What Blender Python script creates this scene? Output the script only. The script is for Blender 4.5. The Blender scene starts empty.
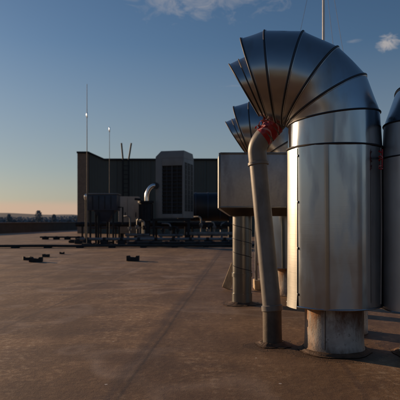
import bpy, bmesh, math, random
from mathutils import Vector, Matrix, noise
random.seed(7)
PI = math.pi
R = math.radians
sc = bpy.context.scene
COL = sc.collection
H = 0.85            # camera height above the roof
F = 555.6           # focal length in picture units


def P(px, py, d):
    """world point at depth d (metres in front of the camera)"""
    return Vector(((px - 200) * d / F, d, H - (py - 221) * d / F))


def X(px, d): return (px - 200) * d / F
def Z(py, d): return H - (py - 221) * d / F


# ---------------------------------------------------------------- mesh helpers
class MB:
    def __init__(self):
        self.bm = bmesh.new()

    def loft(self, rings, closed=True, smooth=True):
        vs = [[self.bm.verts.new(p) for p in r] for r in rings]
        n = len(rings[0])
        for a, b in zip(vs[:-1], vs[1:]):
            for i in range(n if closed else n - 1):
                j = (i + 1) % n
                f = self.bm.faces.new((a[i], a[j], b[j], b[i]))
                f.smooth = smooth
        return vs

    def cap(self, pts, flip=False):
        v = [self.bm.verts.new(p) for p in (reversed(pts) if flip else pts)]
        f = self.bm.faces.new(v)
        return f

    def box(self, lo, hi, bev=0.0, rot=None, piv=None):
        lo, hi = Vector(lo), Vector(hi)
        t = bmesh.new()
        bmesh.ops.create_cube(t, size=1)
        s, c = hi - lo, (hi + lo) / 2
        for v in t.verts:
            v.co = Vector((v.co.x * s.x, v.co.y * s.y, v.co.z * s.z)) + c
        if bev:
            bmesh.ops.bevel(t, geom=t.edges[:], offset=bev, segments=2, affect='EDGES', profile=0.6)
        if rot is not None:
            pv = Vector(piv) if piv is not None else c
            for v in t.verts:
                v.co = rot @ (v.co - pv) + pv
        self.merge(t)

    def merge(self, t):
        me = bpy.data.meshes.new('tmp')
        t.to_mesh(me); t.free()
        self.bm.from_mesh(me)
        bpy.data.meshes.remove(me)

    def prism(self, pts, y0, y1):
        """outline in x,z pushed from y0 to y1"""
        a = [Vector((p[0], y0, p[1])) for p in pts]
        b = [Vector((p[0], y1, p[1])) for p in pts]
        self.loft([a, b], smooth=False)
        self.cap(a, True); self.cap(b)

    def tube(self, path, r, n=16, closed=False, caps=True, flat=1.0, axis=None):
        path = [Vector(p) for p in path]
        rs = r if isinstance(r, (list, tuple)) else [r] * len(path)
        rings = []
        up = None
        m = len(path)
        for i, p in enumerate(path):
            if closed:
                t = path[(i + 1) % m] - path[(i - 1) % m]
            else:
                t = path[min(i + 1, m - 1)] - path[max(i - 1, 0)]
            t.normalize()
            if axis is not None:
                u = Vector(axis) - t * t.dot(Vector(axis)); u.normalize()
            elif up is None:
                u = t.orthogonal().normalized()
            else:
                u = up - t * up.dot(t); u.normalize()
            up = u
            w = t.cross(u)
            rings.append([p + rs[i] * (math.cos(2 * PI * k / n) * u + flat * math.sin(2 * PI * k / n) * w) for k in range(n)])
        if closed:
            rings.append(rings[0])
        self.loft(rings)
        if caps and not closed:
            self.cap(rings[0], True); self.cap(rings[-1])

    def cyl(self, c, r, z0, z1, n=48, r2=None, caps=True, steps=1):
        r2 = r if r2 is None else r2
        rings = []
        for s in range(steps + 1):
            k = s / steps
            rr = r + (r2 - r) * k
            rings.append([Vector((c[0] + rr * math.cos(2 * PI * i / n), c[1] + rr * math.sin(2 * PI * i / n), z0 + (z1 - z0) * k)) for i in range(n)])
        self.loft(rings)
        if caps:
            self.cap(rings[0], True); self.cap(rings[-1])

    def build(self, name, mat, parent=None, sharp=35):
        bm = self.bm
        bmesh.ops.remove_doubles(bm, verts=bm.verts, dist=1e-5)
        bmesh.ops.recalc_face_normals(bm, faces=bm.faces)
        for e in bm.edges:
            if len(e.link_faces) == 2:
                e.smooth = e.calc_face_angle(0) < R(sharp)
        for f in bm.faces:
            f.smooth = True
        me = bpy.data.meshes.new(name)
        bm.to_mesh(me); bm.free()
        me.materials.append(mat)
        o = bpy.data.objects.new(name, me)
        COL.objects.link(o)
        if parent is not None:
            o.parent = parent
        return o


def shift(mb, v):
    for q in mb.bm.verts:
        q.co -= Vector(v)


def empty(name, loc=(0, 0, 0), rz=0.0):
    o = bpy.data.objects.new(name, None)
    o.empty_display_size = 0.2
    o.location = loc
    o.rotation_euler = (0, 0, rz)
    COL.objects.link(o)
    return o


def tag(o, label=None, cat=None, group=None, kind=None):
    if label: o['label'] = label
    if cat: o['category'] = cat
    if group: o['group'] = group
    if kind: o['kind'] = kind
    return o


def part(mb, name, mat, root, sharp=35):
    """mesh given in world coordinates, parented to a root that sits somewhere else"""
    shift(mb, root.location if root.parent is None else root.parent.location)
    return mb.build(name, mat, root, sharp)


def copy_tree(o, parent=None):
    c = o.copy(); COL.objects.link(c)
    c.parent = parent
    for ch in list(o.children):
        copy_tree(ch, c)
    return c


# ---------------------------------------------------------------- materials
def nodes(name):
    m = bpy.data.materials.new(name)
    m.use_nodes = True
    nt = m.node_tree
    b = nt.nodes['Principled BSDF']
    return m, nt, b


def N(nt, typ, **kw):
    n = nt.nodes.new(typ)
    for k, v in kw.items():
        if k.startswith('i_'):
            n.inputs[k[2:].replace('_', ' ')].default_value = v
        else:
            setattr(n, k, v)
    return n


def ramp(nt, fac, stops):
    r = nt.nodes.new('ShaderNodeValToRGB')
    el = r.color_ramp.elements
    while len(el) < len(stops): el.new(0.5)
    for e, (p, c) in zip(el, stops):
        e.position = p
        e.color = (c[0], c[1], c[2], 1) if isinstance(c, (tuple, list)) else (c, c, c, 1)
    nt.links.new(fac, r.inputs[0])
    return r.outputs[0]


def mth(nt, op, a, b=None, c=None, clamp=False):
    n = nt.nodes.new('ShaderNodeMath'); n.operation = op; n.use_clamp = clamp
    for i, v in enumerate((a, b, c)):
        if v is None: continue
        if isinstance(v, (int, float)): n.inputs[i].default_value = v
        else: nt.links.new(v, n.inputs[i])
    return n.outputs[0]


def mix(nt, fac, a, b, mode='MIX'):
    n = nt.nodes.new('ShaderNodeMix'); n.data_type = 'RGBA'; n.blend_type = mode
    n.clamp_factor = True
    for i, v in ((0, fac), (6, a), (7, b)):
        if isinstance(v, (int, float)): n.inputs[i].default_value = v
        elif isinstance(v, (tuple, list)): n.inputs[i].default_value = (v[0], v[1], v[2], 1)
        else: nt.links.new(v, n.inputs[i])
    return n.outputs[2]


def tex(nt, scale, detail=6, rough=0.6, vec=None, stretch=None, dist=0.0):
    n = nt.nodes.new('ShaderNodeTexNoise')
    n.inputs['Scale'].default_value = scale
    n.inputs['Detail'].default_value = detail
    n.inputs['Roughness'].default_value = rough
    n.inputs['Distortion'].default_value = dist
    if vec is None:
        vec = nt.nodes.new('ShaderNodeTexCoord').outputs['Object']
    if stretch:
        mp = nt.nodes.new('ShaderNodeMapping')
        mp.inputs['Scale'].default_value = stretch
        nt.links.new(vec, mp.inputs[0]); vec = mp.outputs[0]
    nt.links.new(vec, n.inputs['Vector'])
    return n.outputs['Fac']


def bump(nt, b, h, strength, dist):
    n = nt.nodes.new('ShaderNodeBump')
    n.inputs['Strength'].default_value = strength
    n.inputs['Distance'].default_value = dist
    nt.links.new(h, n.inputs['Height'])
    prev = b.inputs['Normal'].links
    if prev:
        nt.links.new(prev[0].from_socket, n.inputs['Normal'])
    nt.links.new(n.outputs[0], b.inputs['Normal'])


def metal(name, base, rough=0.3, dents=0.5, brush=0.25, dirt=0.35, aniso=0.0, stretch=(1, 1, 60), dirtcol=(.10, .075, .05), spangle=0.0):
    m, nt, b = nodes(name)
    L = nt.links
    b.inputs['Metallic'].default_value = 1
    n1 = tex(nt, 2.2, 5, 0.65)
    n2 = tex(nt, 3.0, 5, 0.6, stretch=stretch)
    n3 = tex(nt, 9, 4, 0.5, stretch=(1, 1, .25))
    c = mix(nt, ramp(nt, n1, [(.35, 0), (.7, 1)]), tuple(x * .90 for x in base), tuple(min(1, x * 1.06) for x in base))
    c = mix(nt, mth(nt, 'MULTIPLY', ramp(nt, n3, [(.52, 0), (.8, 1)]), dirt), c, dirtcol)
    if spangle:
        v = nt.nodes.new('ShaderNodeTexVoronoi'); v.inputs['Scale'].default_value = 55
        L.new(nt.nodes.new('ShaderNodeTexCoord').outputs['Object'], v.inputs['Vector'])
        g = nt.nodes.new('ShaderNodeRGBToBW'); L.new(v.outputs['Color'], g.inputs[0])
        c = mix(nt, spangle, c, ramp(nt, g.outputs[0], [(0, .25), (1, .8)]), 'OVERLAY')
    L.new(c, b.inputs['Base Color'])
    r = mth(nt, 'ADD', mth(nt, 'MULTIPLY', mth(nt, 'SUBTRACT', n1, .5), .18), rough)
    r = mth(nt, 'ADD', r, mth(nt, 'MULTIPLY', ramp(nt, n3, [(.5, 0), (.8, 1)]), .22), clamp=True)
    L.new(r, b.inputs['Roughness'])
    if aniso:
        b.inputs['Anisotropic'].default_value = aniso
        b.inputs['Anisotropic Rotation'].default_value = .25
        t = nt.nodes.new('ShaderNodeTangent'); t.direction_type = 'RADIAL'; t.axis = 'Z'
        L.new(t.outputs[0], b.inputs['Tangent'])
    if brush or dents:
        h = mth(nt, 'MULTIPLY', n2, .05 * brush)
        if dents: h = mth(nt, 'ADD', h, mth(nt, 'MULTIPLY', tex(nt, 4.5, 1, .4), dents))
        bump(nt, b, h, 1.0, .012)
    return m


def plain(name, col, rough=0.7, var=0.25, scale=6, bmp=0.3, bd=.004, dirt=0.0, dirtcol=(.05, .03, .02), stretch=None, metallic=0.0, spec=.4):
    m, nt, b = nodes(name)
    L = nt.links
    n1 = tex(nt, scale, 8, .65, stretch=stretch)
    lo = tuple(x * (1 - var) for x in col); hi = tuple(min(1, x * (1 + var)) for x in col)
    c = mix(nt, ramp(nt, n1, [(.3, 0), (.7, 1)]), lo, hi)
    if dirt:
        n2 = tex(nt, scale * .7, 7, .7, stretch=(1, 1, .3))
        c = mix(nt, mth(nt, 'MULTIPLY', ramp(nt, n2, [(.48, 0), (.68, 1)]), dirt), c, dirtcol)
    L.new(c, b.inputs['Base Color'])
    b.inputs['Roughness'].default_value = rough
    b.inputs['Metallic'].default_value = metallic
    b.inputs['Specular IOR Level'].default_value = spec
    if bmp: bump(nt, b, tex(nt, scale * 6, 5, .6), bmp, bd)
    return m


M = {}
M['alu'] = metal('aluminium_jacket', (.42, .445, .465), rough=.19, dents=.10, brush=.12, dirt=.15, aniso=.75)
M['alu_hood'] = metal('aluminium_hood', (.43, .435, .44), rough=.23, dents=.2, brush=.25, dirt=.4, stretch=(1, 25, 1))
M['seam'] = metal('seam_metal', (.07, .07, .075), rough=.5, dents=0, brush=.2, dirt=.6)
M['strip'] = metal('lap_strip_metal', (.34, .34, .325), rough=.42, dents=.15, brush=.3, dirt=.3)
M['galv'] = metal('galvanised_steel', (.42, .42, .41), rough=.5, dents=.2, brush=.1, dirt=.35, spangle=.12)
M['galv_dark'] = metal('galvanised_dark', (.17, .17, .165), rough=.30, dents=.2, brush=.2, dirt=.8)
M['steel'] = plain('painted_steel', (.16, .16, .165), .45, .3, 4, dirt=.4, metallic=.4)
M['darksteel'] = plain('dark_steel', (.020, .020, .022), .6, .4, 4, dirt=.3, spec=.2)
M['shiny'] = metal('polished_elbow', (.8, .8, .8), rough=.2, dents=.3, brush=0, dirt=.1)
M['pipe'] = plain('weathered_plastic_pipe', (.18, .165, .148), .45, .25, 5, .25, .002, dirt=.85, dirtcol=(.07, .05, .035))
M['pipe_low'] = plain('dirty_cast_pipe', (.095, .07, .05), .7, .4, 9, .5, .003, dirt=.8, dirtcol=(.035, .025, .02))
M['mast'] = plain('mast_paint', (.62, .62, .6), .4, .1, 3, 0)
M['cable'] = plain('wire', (.06, .06, .065), .6, .1, 3, 0)
M['rubber'] = plain('black_rubber', (.022, .02, .02), .85, .4, 12, .6)
M['conduit'] = plain('black_conduit', (.03, .028, .027), .7, .4, 5, .4)
M['wood'] = plain('pale_wood', (.42, .31, .19), .75, .3, 4, .5, stretch=(8, 8, 1), dirt=.3)
M['white'] = plain('ac_casing', (.21, .20, .19), .5, .12, 2, .1, dirt=.35, dirtcol=(.12, .10, .09))
M['black'] = plain('grille_black', (.012, .012, .013), .6, .3, 5, 0)
M['slat'] = plain('slat_dark', (.05, .05, .055), .5, .3, 5, 0)
M['cream'] = plain('cream_panel', (.30, .27, .235), .6, .15, 2, .1, dirt=.4)
M['blue'] = plain('blue_tank_paint', (.011, .014, .020), .45, .3, 2, .1, dirt=.3)
M['navy'] = plain('navy_hopper_paint', (.025, .035, .055), .45, .3, 3, .1, dirt=.3)
M['stone'] = plain('coping', (.12, .11, .11), .8, .3, 2, .4)
M['membrane'] = plain('membrane_wall', (.045, .045, .045), .8, .3, 1.2, .4)
M['brick'] = None


def concrete_base(name):
    m, nt, b = nodes(name)
    L = nt.links
    tc = nt.nodes.new('ShaderNodeTexCoord').outputs['Object']
    sep = nt.nodes.new('ShaderNodeSeparateXYZ'); L.new(tc, sep.inputs[0])
    n1 = tex(nt, 7, 9, .7)
    n2 = tex(nt, 5, 7, .75, stretch=(1.6, 1.6, .45))
    n3 = tex(nt, 26, 6, .7)
    c = mix(nt, ramp(nt, n1, [(.3, 0), (.7, 1)]), (.25, .23, .20), (.52, .49, .44))
    # rust runs down from the metal above; damp dirt climbs from the roof
    top = ramp(nt, mth(nt, 'ADD', mth(nt, 'MULTIPLY', sep.outputs[2], 2.6), mth(nt, 'MULTIPLY', mth(nt, 'SUBTRACT', n2, .5), 1.8)), [(.42, 0), (.80, 1)])
    c = mix(nt, mth(nt, 'MULTIPLY', top, .9), c, (.10, .038, .014))
    side = ramp(nt, mth(nt, 'ADD', mth(nt, 'MULTIPLY', sep.outputs[0], -3.4), mth(nt, 'MULTIPLY', mth(nt, 'SUBTRACT', n2, .5), 1.6)), [(.30, 0), (.62, 1)])
    c = mix(nt, mth(nt, 'MULTIPLY', side, .8), c, (.42, .19, .07))  # left side: orange rust, with warm sunlight painted into the same colour
    bot = ramp(nt, mth(nt, 'ADD', mth(nt, 'MULTIPLY', sep.outputs[2], 5), mth(nt, 'MULTIPLY', mth(nt, 'SUBTRACT', n2, .5), 1.5)), [(.0, 1), (.35, 0)])
    c = mix(nt, mth(nt, 'MULTIPLY', bot, .75), c, (.10, .055, .03))
    c = mix(nt, mth(nt, 'MULTIPLY', ramp(nt, n3, [(.58, 0), (.66, 1)]), .6), c, (.06, .035, .02))
    L.new(c, b.inputs['Base Color'])
    b.inputs['Roughness'].default_value = .85
    bump(nt, b, n3, .5, .006)
    bump(nt, b, n1, .5, .012)
    return m


M['base'] = concrete_base('stained_concrete')


def tape_mat():
    m, nt, b = nodes('barrier_tape')
    tc = nt.nodes.new('ShaderNodeTexCoord').outputs['Object']
    w = nt.nodes.new('ShaderNodeTexWave'); w.wave_type = 'BANDS'; w.bands_direction = 'DIAGONAL'
    w.inputs['Scale'].default_value = 9; w.inputs['Distortion'].default_value = .4
    nt.links.new(tc, w.inputs['Vector'])
    c = mix(nt, ramp(nt, w.outputs['Fac'], [(.93, 0), (.97, 1)]), (.30, .008, .011), (.45, .22, .21))
    nt.links.new(c, b.inputs['Base Color'])
    b.inputs['Roughness'].default_value = .35
    bump(nt, b, tex(nt, 40, 3, .5), .6, .004)
    return m


M['tape'] = tape_mat()
M['mastic'] = plain('tar_mastic', (.085, .048, .028), .75, .6, 14, .7, .006)

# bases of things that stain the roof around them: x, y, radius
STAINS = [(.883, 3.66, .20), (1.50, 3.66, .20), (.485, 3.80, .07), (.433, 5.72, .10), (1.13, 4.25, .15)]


def roof_mat():
    m, nt, b = nodes('bitumen_roof')
    L = nt.links
    tc = nt.nodes.new('ShaderNodeTexCoord').outputs['Object']
    sep = nt.nodes.new('ShaderNodeSeparateXYZ'); L.new(tc, sep.inputs[0])
    xx, yy = sep.outputs[0], sep.outputs[1]
    big = tex(nt, .35, 3, .6)
    med = tex(nt, 1.7, 6, .68)
    fine = tex(nt, 22, 4, .7)
    grain = tex(nt, 150, 1, .7)
    c = mix(nt, ramp(nt, big, [(.3, 0), (.7, 1)]), (.18, .094, .036), (.38, .225, .104))
    streak = tex(nt, 1.1, 6, .7, stretch=(1.6, .45, 1))
    c = mix(nt, mth(nt, 'MULTIPLY', ramp(nt, streak, [(.38, 1), (.58, 0)]), .72), c, (.10, .050, .026))
    c = mix(nt, mth(nt, 'MULTIPLY', ramp(nt, med, [(.36, 1), (.50, 0)]), .45), c, (.085, .045, .027))
    c = mix(nt, mth(nt, 'MULTIPLY', ramp(nt, med, [(.52, 0), (.72, 1)]), .45), c, (.38, .235, .13))
    c = mix(nt, mth(nt, 'MULTIPLY', mth(nt, 'MULTIPLY', ramp(nt, fine, [(.50, 0), (.66, 1)]), ramp(nt, streak, [(.44, .1), (.60, 1)])), .75), c, (.58, .43, .28))
    c = mix(nt, mth(nt, 'MULTIPLY', ramp(nt, fine, [(.32, 1), (.46, 0)]), .35), c, (.07, .038, .025))
    c = mix(nt, .35, c, ramp(nt, grain, [(.3, .08), (.7, .9)]), 'OVERLAY')
    # dried puddle rims
    pud = tex(nt, .55, 3, .5, dist=.3)
    rim = ramp(nt, pud, [(.54, 0), (.565, 1), (.59, 0)])
    c = mix(nt, mth(nt, 'MULTIPLY', rim, .40), c, (.42, .32, .25))
    inside = ramp(nt, pud, [(.56, 0), (.60, 1)])
    c = mix(nt, mth(nt, 'MULTIPLY', inside, .45), c, (.11, .06, .042))
    patch = tex(nt, .9, 5, .62, stretch=(.8, 1.3, 1), dist=.8)
    c = mix(nt, mth(nt, 'MULTIPLY', ramp(nt, patch, [(.47, 0), (.53, 1)]), .34), c, (.075, .037, .018))
    # felt laps: nearly parallel to the view, 2.5 m apart, the one under the ducts' left the widest
    wob = mth(nt, 'MULTIPLY', mth(nt, 'SUBTRACT', tex(nt, 1.3, 2, .6), .5), .04)
    u = mth(nt, 'ADD', mth(nt, 'SUBTRACT', xx, mth(nt, 'MULTIPLY', yy, .078)), wob)
    u0 = mth(nt, 'ADD', u, .655)
    main = ramp(nt, mth(nt, 'ABSOLUTE', u0), [(.035, 1), (.095, 0)])
    edge = ramp(nt, mth(nt, 'ABSOLUTE', mth(nt, 'SUBTRACT', u0, .055)), [(.004, 1), (.014, 0)])
    c = mix(nt, mth(nt, 'MULTIPLY', ramp(nt, u0, [(.03, 0), (.07, 1)]), .34), c, (.07, .035, .018))
    mm = mth(nt, 'MULTIPLY', main, ramp(nt, tex(nt, 2.6, 6, .65), [(.25, .25), (.6, 1)]))
    c = mix(nt, mth(nt, 'MULTIPLY', mm, .50), c, (.055, .030, .022))
    c = mix(nt, mth(nt, 'MULTIPLY', edge, .5), c, (.03, .018, .014))
    rep = mth(nt, 'ABSOLUTE', mth(nt, 'SUBTRACT', mth(nt, 'FRACT', mth(nt, 'DIVIDE', mth(nt, 'ADD', u0, 51.25), 1.25)), .5))
    lap = ramp(nt, rep, [(.481, 0), (.492, 1)])
    c = mix(nt, mth(nt, 'MULTIPLY', lap, .42), c, (.07, .04, .03))
    v = mth(nt, 'ADD', mth(nt, 'MULTIPLY', xx, .12), yy)
    rep2 = mth(nt, 'ABSOLUTE', mth(nt, 'SUBTRACT', mth(nt, 'FRACT', mth(nt, 'DIVIDE', mth(nt, 'ADD', v, 103.1), 6.5)), .5))
    lap2 = ramp(nt, rep2, [(.490, 0), (.4955, 1)])
    c = mix(nt, mth(nt, 'MULTIPLY', lap2, .35), c, (.06, .035, .025))
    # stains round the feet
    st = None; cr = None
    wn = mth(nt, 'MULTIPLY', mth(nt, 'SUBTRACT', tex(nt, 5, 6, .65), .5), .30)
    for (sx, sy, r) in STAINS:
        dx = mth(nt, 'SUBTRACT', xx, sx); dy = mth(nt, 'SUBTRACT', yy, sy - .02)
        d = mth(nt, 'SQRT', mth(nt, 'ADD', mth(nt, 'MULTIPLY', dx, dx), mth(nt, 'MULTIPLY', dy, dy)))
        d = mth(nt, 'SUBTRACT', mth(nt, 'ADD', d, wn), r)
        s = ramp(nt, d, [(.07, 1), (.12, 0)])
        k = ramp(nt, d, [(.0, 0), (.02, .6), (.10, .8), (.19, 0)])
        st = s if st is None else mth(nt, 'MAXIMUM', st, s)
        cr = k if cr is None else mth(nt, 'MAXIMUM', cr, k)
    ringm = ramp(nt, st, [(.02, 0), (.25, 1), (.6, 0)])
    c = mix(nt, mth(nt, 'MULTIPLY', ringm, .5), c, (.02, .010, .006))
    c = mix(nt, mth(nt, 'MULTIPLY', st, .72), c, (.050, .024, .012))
    vor = nt.nodes.new('ShaderNodeTexVoronoi'); vor.feature = 'DISTANCE_TO_EDGE'; vor.inputs['Scale'].default_value = 19
    wv = nt.nodes.new('ShaderNodeTexNoise'); wv.inputs['Scale'].default_value = 9; wv.inputs['Detail'].default_value = 2
    L.new(tc, wv.inputs['Vector'])
    wa = nt.nodes.new('ShaderNodeVectorMath'); wa.operation = 'MULTIPLY_ADD'
    L.new(wv.outputs['Color'], wa.inputs[0]); wa.inputs[1].default_value = (.16, .16, 0); L.new(tc, wa.inputs[2])
    L.new(wa.outputs[0], vor.inputs['Vector'])
    crack = mth(nt, 'MULTIPLY', mth(nt, 'MULTIPLY', ramp(nt, vor.outputs['Distance'], [(.02, 1), (.08, 0)]), cr), ramp(nt, fine, [(.42, 0), (.58, 1)]))
    c = mix(nt, mth(nt, 'MULTIPLY', crack, .55), c, (.02, .012, .009))
    # scattered white specks
    v2 = nt.nodes.new('ShaderNodeTexVoronoi'); v2.inputs['Scale'].default_value = 3.2
    L.new(tc, v2.inputs['Vector'])
    sp = ramp(nt, v2.outputs['Distance'], [(.022, 1), (.03, 0)])
    c = mix(nt, mth(nt, 'MULTIPLY', sp, .8), c, (.65, .6, .55))
    L.new(c, b.inputs['Base Color'])
    rr = mth(nt, 'ADD', mth(nt, 'MULTIPLY', fine, .25), mth(nt, 'MULTIPLY_ADD', streak, -.35, .72))
    L.new(rr, b.inputs['Roughness'])
    b.inputs['Specular IOR Level'].default_value = .4
    hgt = mth(nt, 'ADD', mth(nt, 'MULTIPLY', grain, .12), mth(nt, 'MULTIPLY', fine, .40))
    hgt = mth(nt, 'ADD', hgt, mth(nt, 'MULTIPLY', med, .75))
    hgt = mth(nt, 'ADD', hgt, mth(nt, 'MULTIPLY', mth(nt, 'SUBTRACT', mth(nt, 'MULTIPLY', main, .5), crack), .35))
    bump(nt, b, hgt, .5, .012)
    return m


def clad_mat():
    m, nt, b = nodes('green_cladding')
    L = nt.links
    tc = nt.nodes.new('ShaderNodeTexCoord').outputs['Object']
    n1 = tex(nt, .5, 6, .6)
    c = mix(nt, n1, (.042, .047, .041), (.072, .079, .069))
    L.new(c, b.inputs['Base Color'])
    b.inputs['Roughness'].default_value = .6
    w = nt.nodes.new('ShaderNodeTexWave'); w.bands_direction = 'X'; w.inputs['Scale'].default_value = 1.6
    L.new(tc, w.inputs['Vector'])
    bump(nt, b, w.outputs['Fac'], .6, .04)
    return m


def brick_mat():
    m, nt, b = nodes('brown_brick')
    L = nt.links
    tc = nt.nodes.new('ShaderNodeTexCoord').outputs['Object']
    mp = nt.nodes.new('ShaderNodeMapping'); mp.inputs['Rotation'].default_value = (R(90), 0, 0)
    L.new(tc, mp.inputs[0])
    br = nt.nodes.new('ShaderNodeTexBrick')
    br.inputs['Scale'].default_value = 4.5
    br.inputs['Color1'].default_value = (.20, .125, .08, 1)
    br.inputs['Color2'].default_value = (.27, .17, .11, 1)
    br.inputs['Mortar'].default_value = (.16, .14, .12, 1)
    L.new(mp.outputs[0], br.inputs['Vector'])
    L.new(br.outputs['Color'], b.inputs['Base Color'])
    b.inputs['Roughness'].default_value = .85
    return m


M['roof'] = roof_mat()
M['clad'] = clad_mat()
M['brick'] = brick_mat()
M['terrain'] = plain('far_fields', (.06, .07, .05), .9, .4, .004, 0)
M['hill'] = plain('hazy_hill', (.10, .125, .15), .95, .25, .006, 0)  # distance haze put into the base colour as blue-grey
M['wood_far'] = plain('hazy_treeline', (.20, .235, .27), .95, .4, .03, 0)  # pale blue-grey base colour stands in for haze over the trees

# ---------------------------------------------------------------- setting
mb = MB()
pts = [(-16.9, -30), (70, -30), (70, 90), (-8.0, 90)]
# the wall line runs x = -19.1 + .125*y
WX = lambda y: -19.1 + .125 * y
pts = [(WX(-30), -30), (70, -30), (70, 90), (WX(90), 90)]
a = [Vector((p[0], p[1], 0)) for p in pts]; c_ = [Vector((p[0], p[1], -8.2)) for p in pts]
mb.loft([c_, a], smooth=False); mb.cap(a)
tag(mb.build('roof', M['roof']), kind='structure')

mb = MB()
mb.cap([Vector(p) for p in ((-9000, -9000, -8.2), (9000, -9000, -8.2), (9000, 9000, -8.2), (-9000, 9000, -8.2))])
tag(mb.build('ground', M['terrain']), kind='structure')

# hills
mb = MB()
front, top, back = [], [], []
for i in range(161):
    x = -2600 + i * 32.5
    h = 18 + 14 * noise.noise(Vector((x * .0022, 3.1, 0))) + 5 * noise.noise(Vector((x * .011, 8.1, 0))) + 1.5 * noise.noise(Vector((x * .05, 1.1, 0)))
    front.append(Vector((x, 1450, -8.3))); top.append(Vector((x, 1700, h))); back.append(Vector((x, 2300, -8.3)))
mb.loft([front, top, back], closed=False)
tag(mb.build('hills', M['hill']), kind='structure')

# far-off wood reading as one mass: ragged clump surface
mb = MB()
rng = random.Random(3)
_t = bmesh.new(); bmesh.ops.create_icosphere(_t, subdivisions=1, radius=1)
_iv = [v.co.copy() for v in _t.verts]; _if = [[v.index for v in f.verts] for f in _t.faces]; _t.free()
wv_, wf_ = [], []
for i in range(4200):
    x = rng.uniform(-420, 120); y = 620 + rng.uniform(0, 50)
    hh = 13.0 + 2.6 * noise.noise(Vector((x * .018, 0, 5))) + 1.6 * noise.noise(Vector((x * .12, 0, 9))) + rng.uniform(-4.0, .6)
    r = rng.uniform(.6, 1.7)
    for k in range(3):
        c = Vector((x + rng.uniform(-2, 2), y, -8.2 + hh * (.55 + .45 * k / 2)))
        o_ = len(wv_)
        for v in _iv: wv_.append(c + v * (r * (1.15 - .25 * k) * rng.uniform(.7, 1.3)))
        for f in _if: wf_.append([q_ + o_ for q_ in f])
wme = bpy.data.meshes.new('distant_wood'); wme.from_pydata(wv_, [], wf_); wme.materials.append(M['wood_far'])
wob = bpy.data.objects.new('distant_wood', wme); COL.objects.link(wob)
mb.bm.free()
tag(wob, 'dark hazy far-off wood along the left horizon', 'woodland', kind='stuff')


def far_tree(px, pytop, d, wpx, label, seed):
    rg = random.Random(seed)
    base = Vector((X(px, d), d, -8.2)); ztop = Z(pytop, d); w = wpx * d / F
    root = empty('tree', base)
    tag(root, label, 'tree', 'trees standing up out of the distant wood')
    mb = MB(); mb.tube([base, base + Vector((0, 0, (ztop + 8.2) * .45)), base + Vector((.4, 0, (ztop + 8.2) * .8))], [.5, .32, .12], 8)
    for k in range(7):
        a = rg.uniform(0, 6.28); z0 = (ztop + 8.2) * rg.uniform(.35, .6)
        mb.tube([base + Vector((0, 0, z0)), base + Vector((math.cos(a) * w * .4, math.sin(a) * w * .4, z0 + (ztop + 8.2) * .28))], [.16, .05], 6)
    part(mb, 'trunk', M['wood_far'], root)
    mb = MB()
    for k in range(900):
        a = rg.uniform(0, 6.28); rr = (rg.random() ** .5) * w * .5; t = rg.uniform(.42, 1)
        rr *= math.sin(PI * min(1, (t - .3) / .75)) ** .6
        c = base + Vector((rr * math.cos(a), rr * math.sin(a), (ztop + 8.2) * t))
        s = rg.uniform(.25, .6)
        n = Vector((rg.gauss(0, 1), rg.gauss(0, 1), rg.gauss(0, 1))).normalized(); u = n.orthogonal().normalized() * s; v = n.cross(u).normalized() * s
        mb.bm.faces.new([mb.bm.verts.new(q) for q in (c + u, c + v, c - u, c - v)])
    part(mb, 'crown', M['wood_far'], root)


far_tree(38.5, 210.6, 560, 7.5, 'tall lone tree rising above the horizon at far left', 1)
far_tree(54, 214.4, 585, 5, 'small rounded tree right of the tall lone tree on the horizon', 2)
far_tree(9, 214.2, 600, 5, 'low tree on the horizon left of the tall lone tree', 4)

# parapet along the left edge of the roof
mb = MB()
def wall_prism(mb, off0, off1, z0, z1, y0=-30, y1=89):
    a = [Vector((WX(y0) + off0, y0, z0)), Vector((WX(y0) + off1, y0, z0)), Vector((WX(y0) + off1, y0, z1)), Vector((WX(y0) + off0, y0, z1))]
    b = [Vector((WX(y1) + off0, y1, z0)), Vector((WX(y1) + off1, y1, z0)), Vector((WX(y1) + off1, y1, z1)), Vector((WX(y1) + off0, y1, z1))]
    mb.loft([a, b], smooth=False); mb.cap(a, True); mb.cap(b)
pw = empty('parapet_wall', (WX(30), 30, 0))
tag(pw, 'long low dark parapet wall with flat coping along the left roof edge', 'parapet')
wall_prism(mb, .05, .35, .004, .68); part(mb, 'wall', M['membrane'], pw)
mb = MB(); wall_prism(mb, .0, .42, .684, .75); part(mb, 'coping', M['stone'], pw)

# ---------------------------------------------------------------- the exhaust ducts
DX, DY = .883, 3.66
RB = .305
YAW = R(12)         # the hoods are turned slightly away
def q(px, py):      # in the hood's plane, measured from the duct axis
    k = (px - 200) / F
    s = (k * DY - DX) / (math.cos(YAW) + k * math.sin(YAW))
    return (s, Z(py, DY - s * math.sin(YAW)))
# seams: throat point, outer point, depth half-width
SEAMS = [((288.5, 127), (380, 113), RB), ((287, 126), (366, 76.5), RB), ((285, 125), (338.5, 49), RB),
         ((281.5, 124), (304, 33.5), RB), ((275, 121.5), (265.5, 33), RB), ((267, 118.5), (242, 41), .30)]
LIP = [((266, 117), (246.5, 58), .235), ((258.5, 115), (230, 66), .225)]


def seam_ring(s, n=96, grow=0.0):
    (ax, az), (bx, bz) = q(*s[0]), q(*s[1])
    c = Vector(((ax + bx) / 2, 0, (az + bz) / 2))
    h = Vector(((bx - ax) / 2, 0, (bz - az) / 2))
    hl = h.length; hu = h.normalized()
    return [c + hu * (hl + grow) * math.cos(2 * PI * i / n) + Vector((0, s[2] + grow, 0)) * math.sin(2 * PI * i / n) for i in range(n)]


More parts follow.
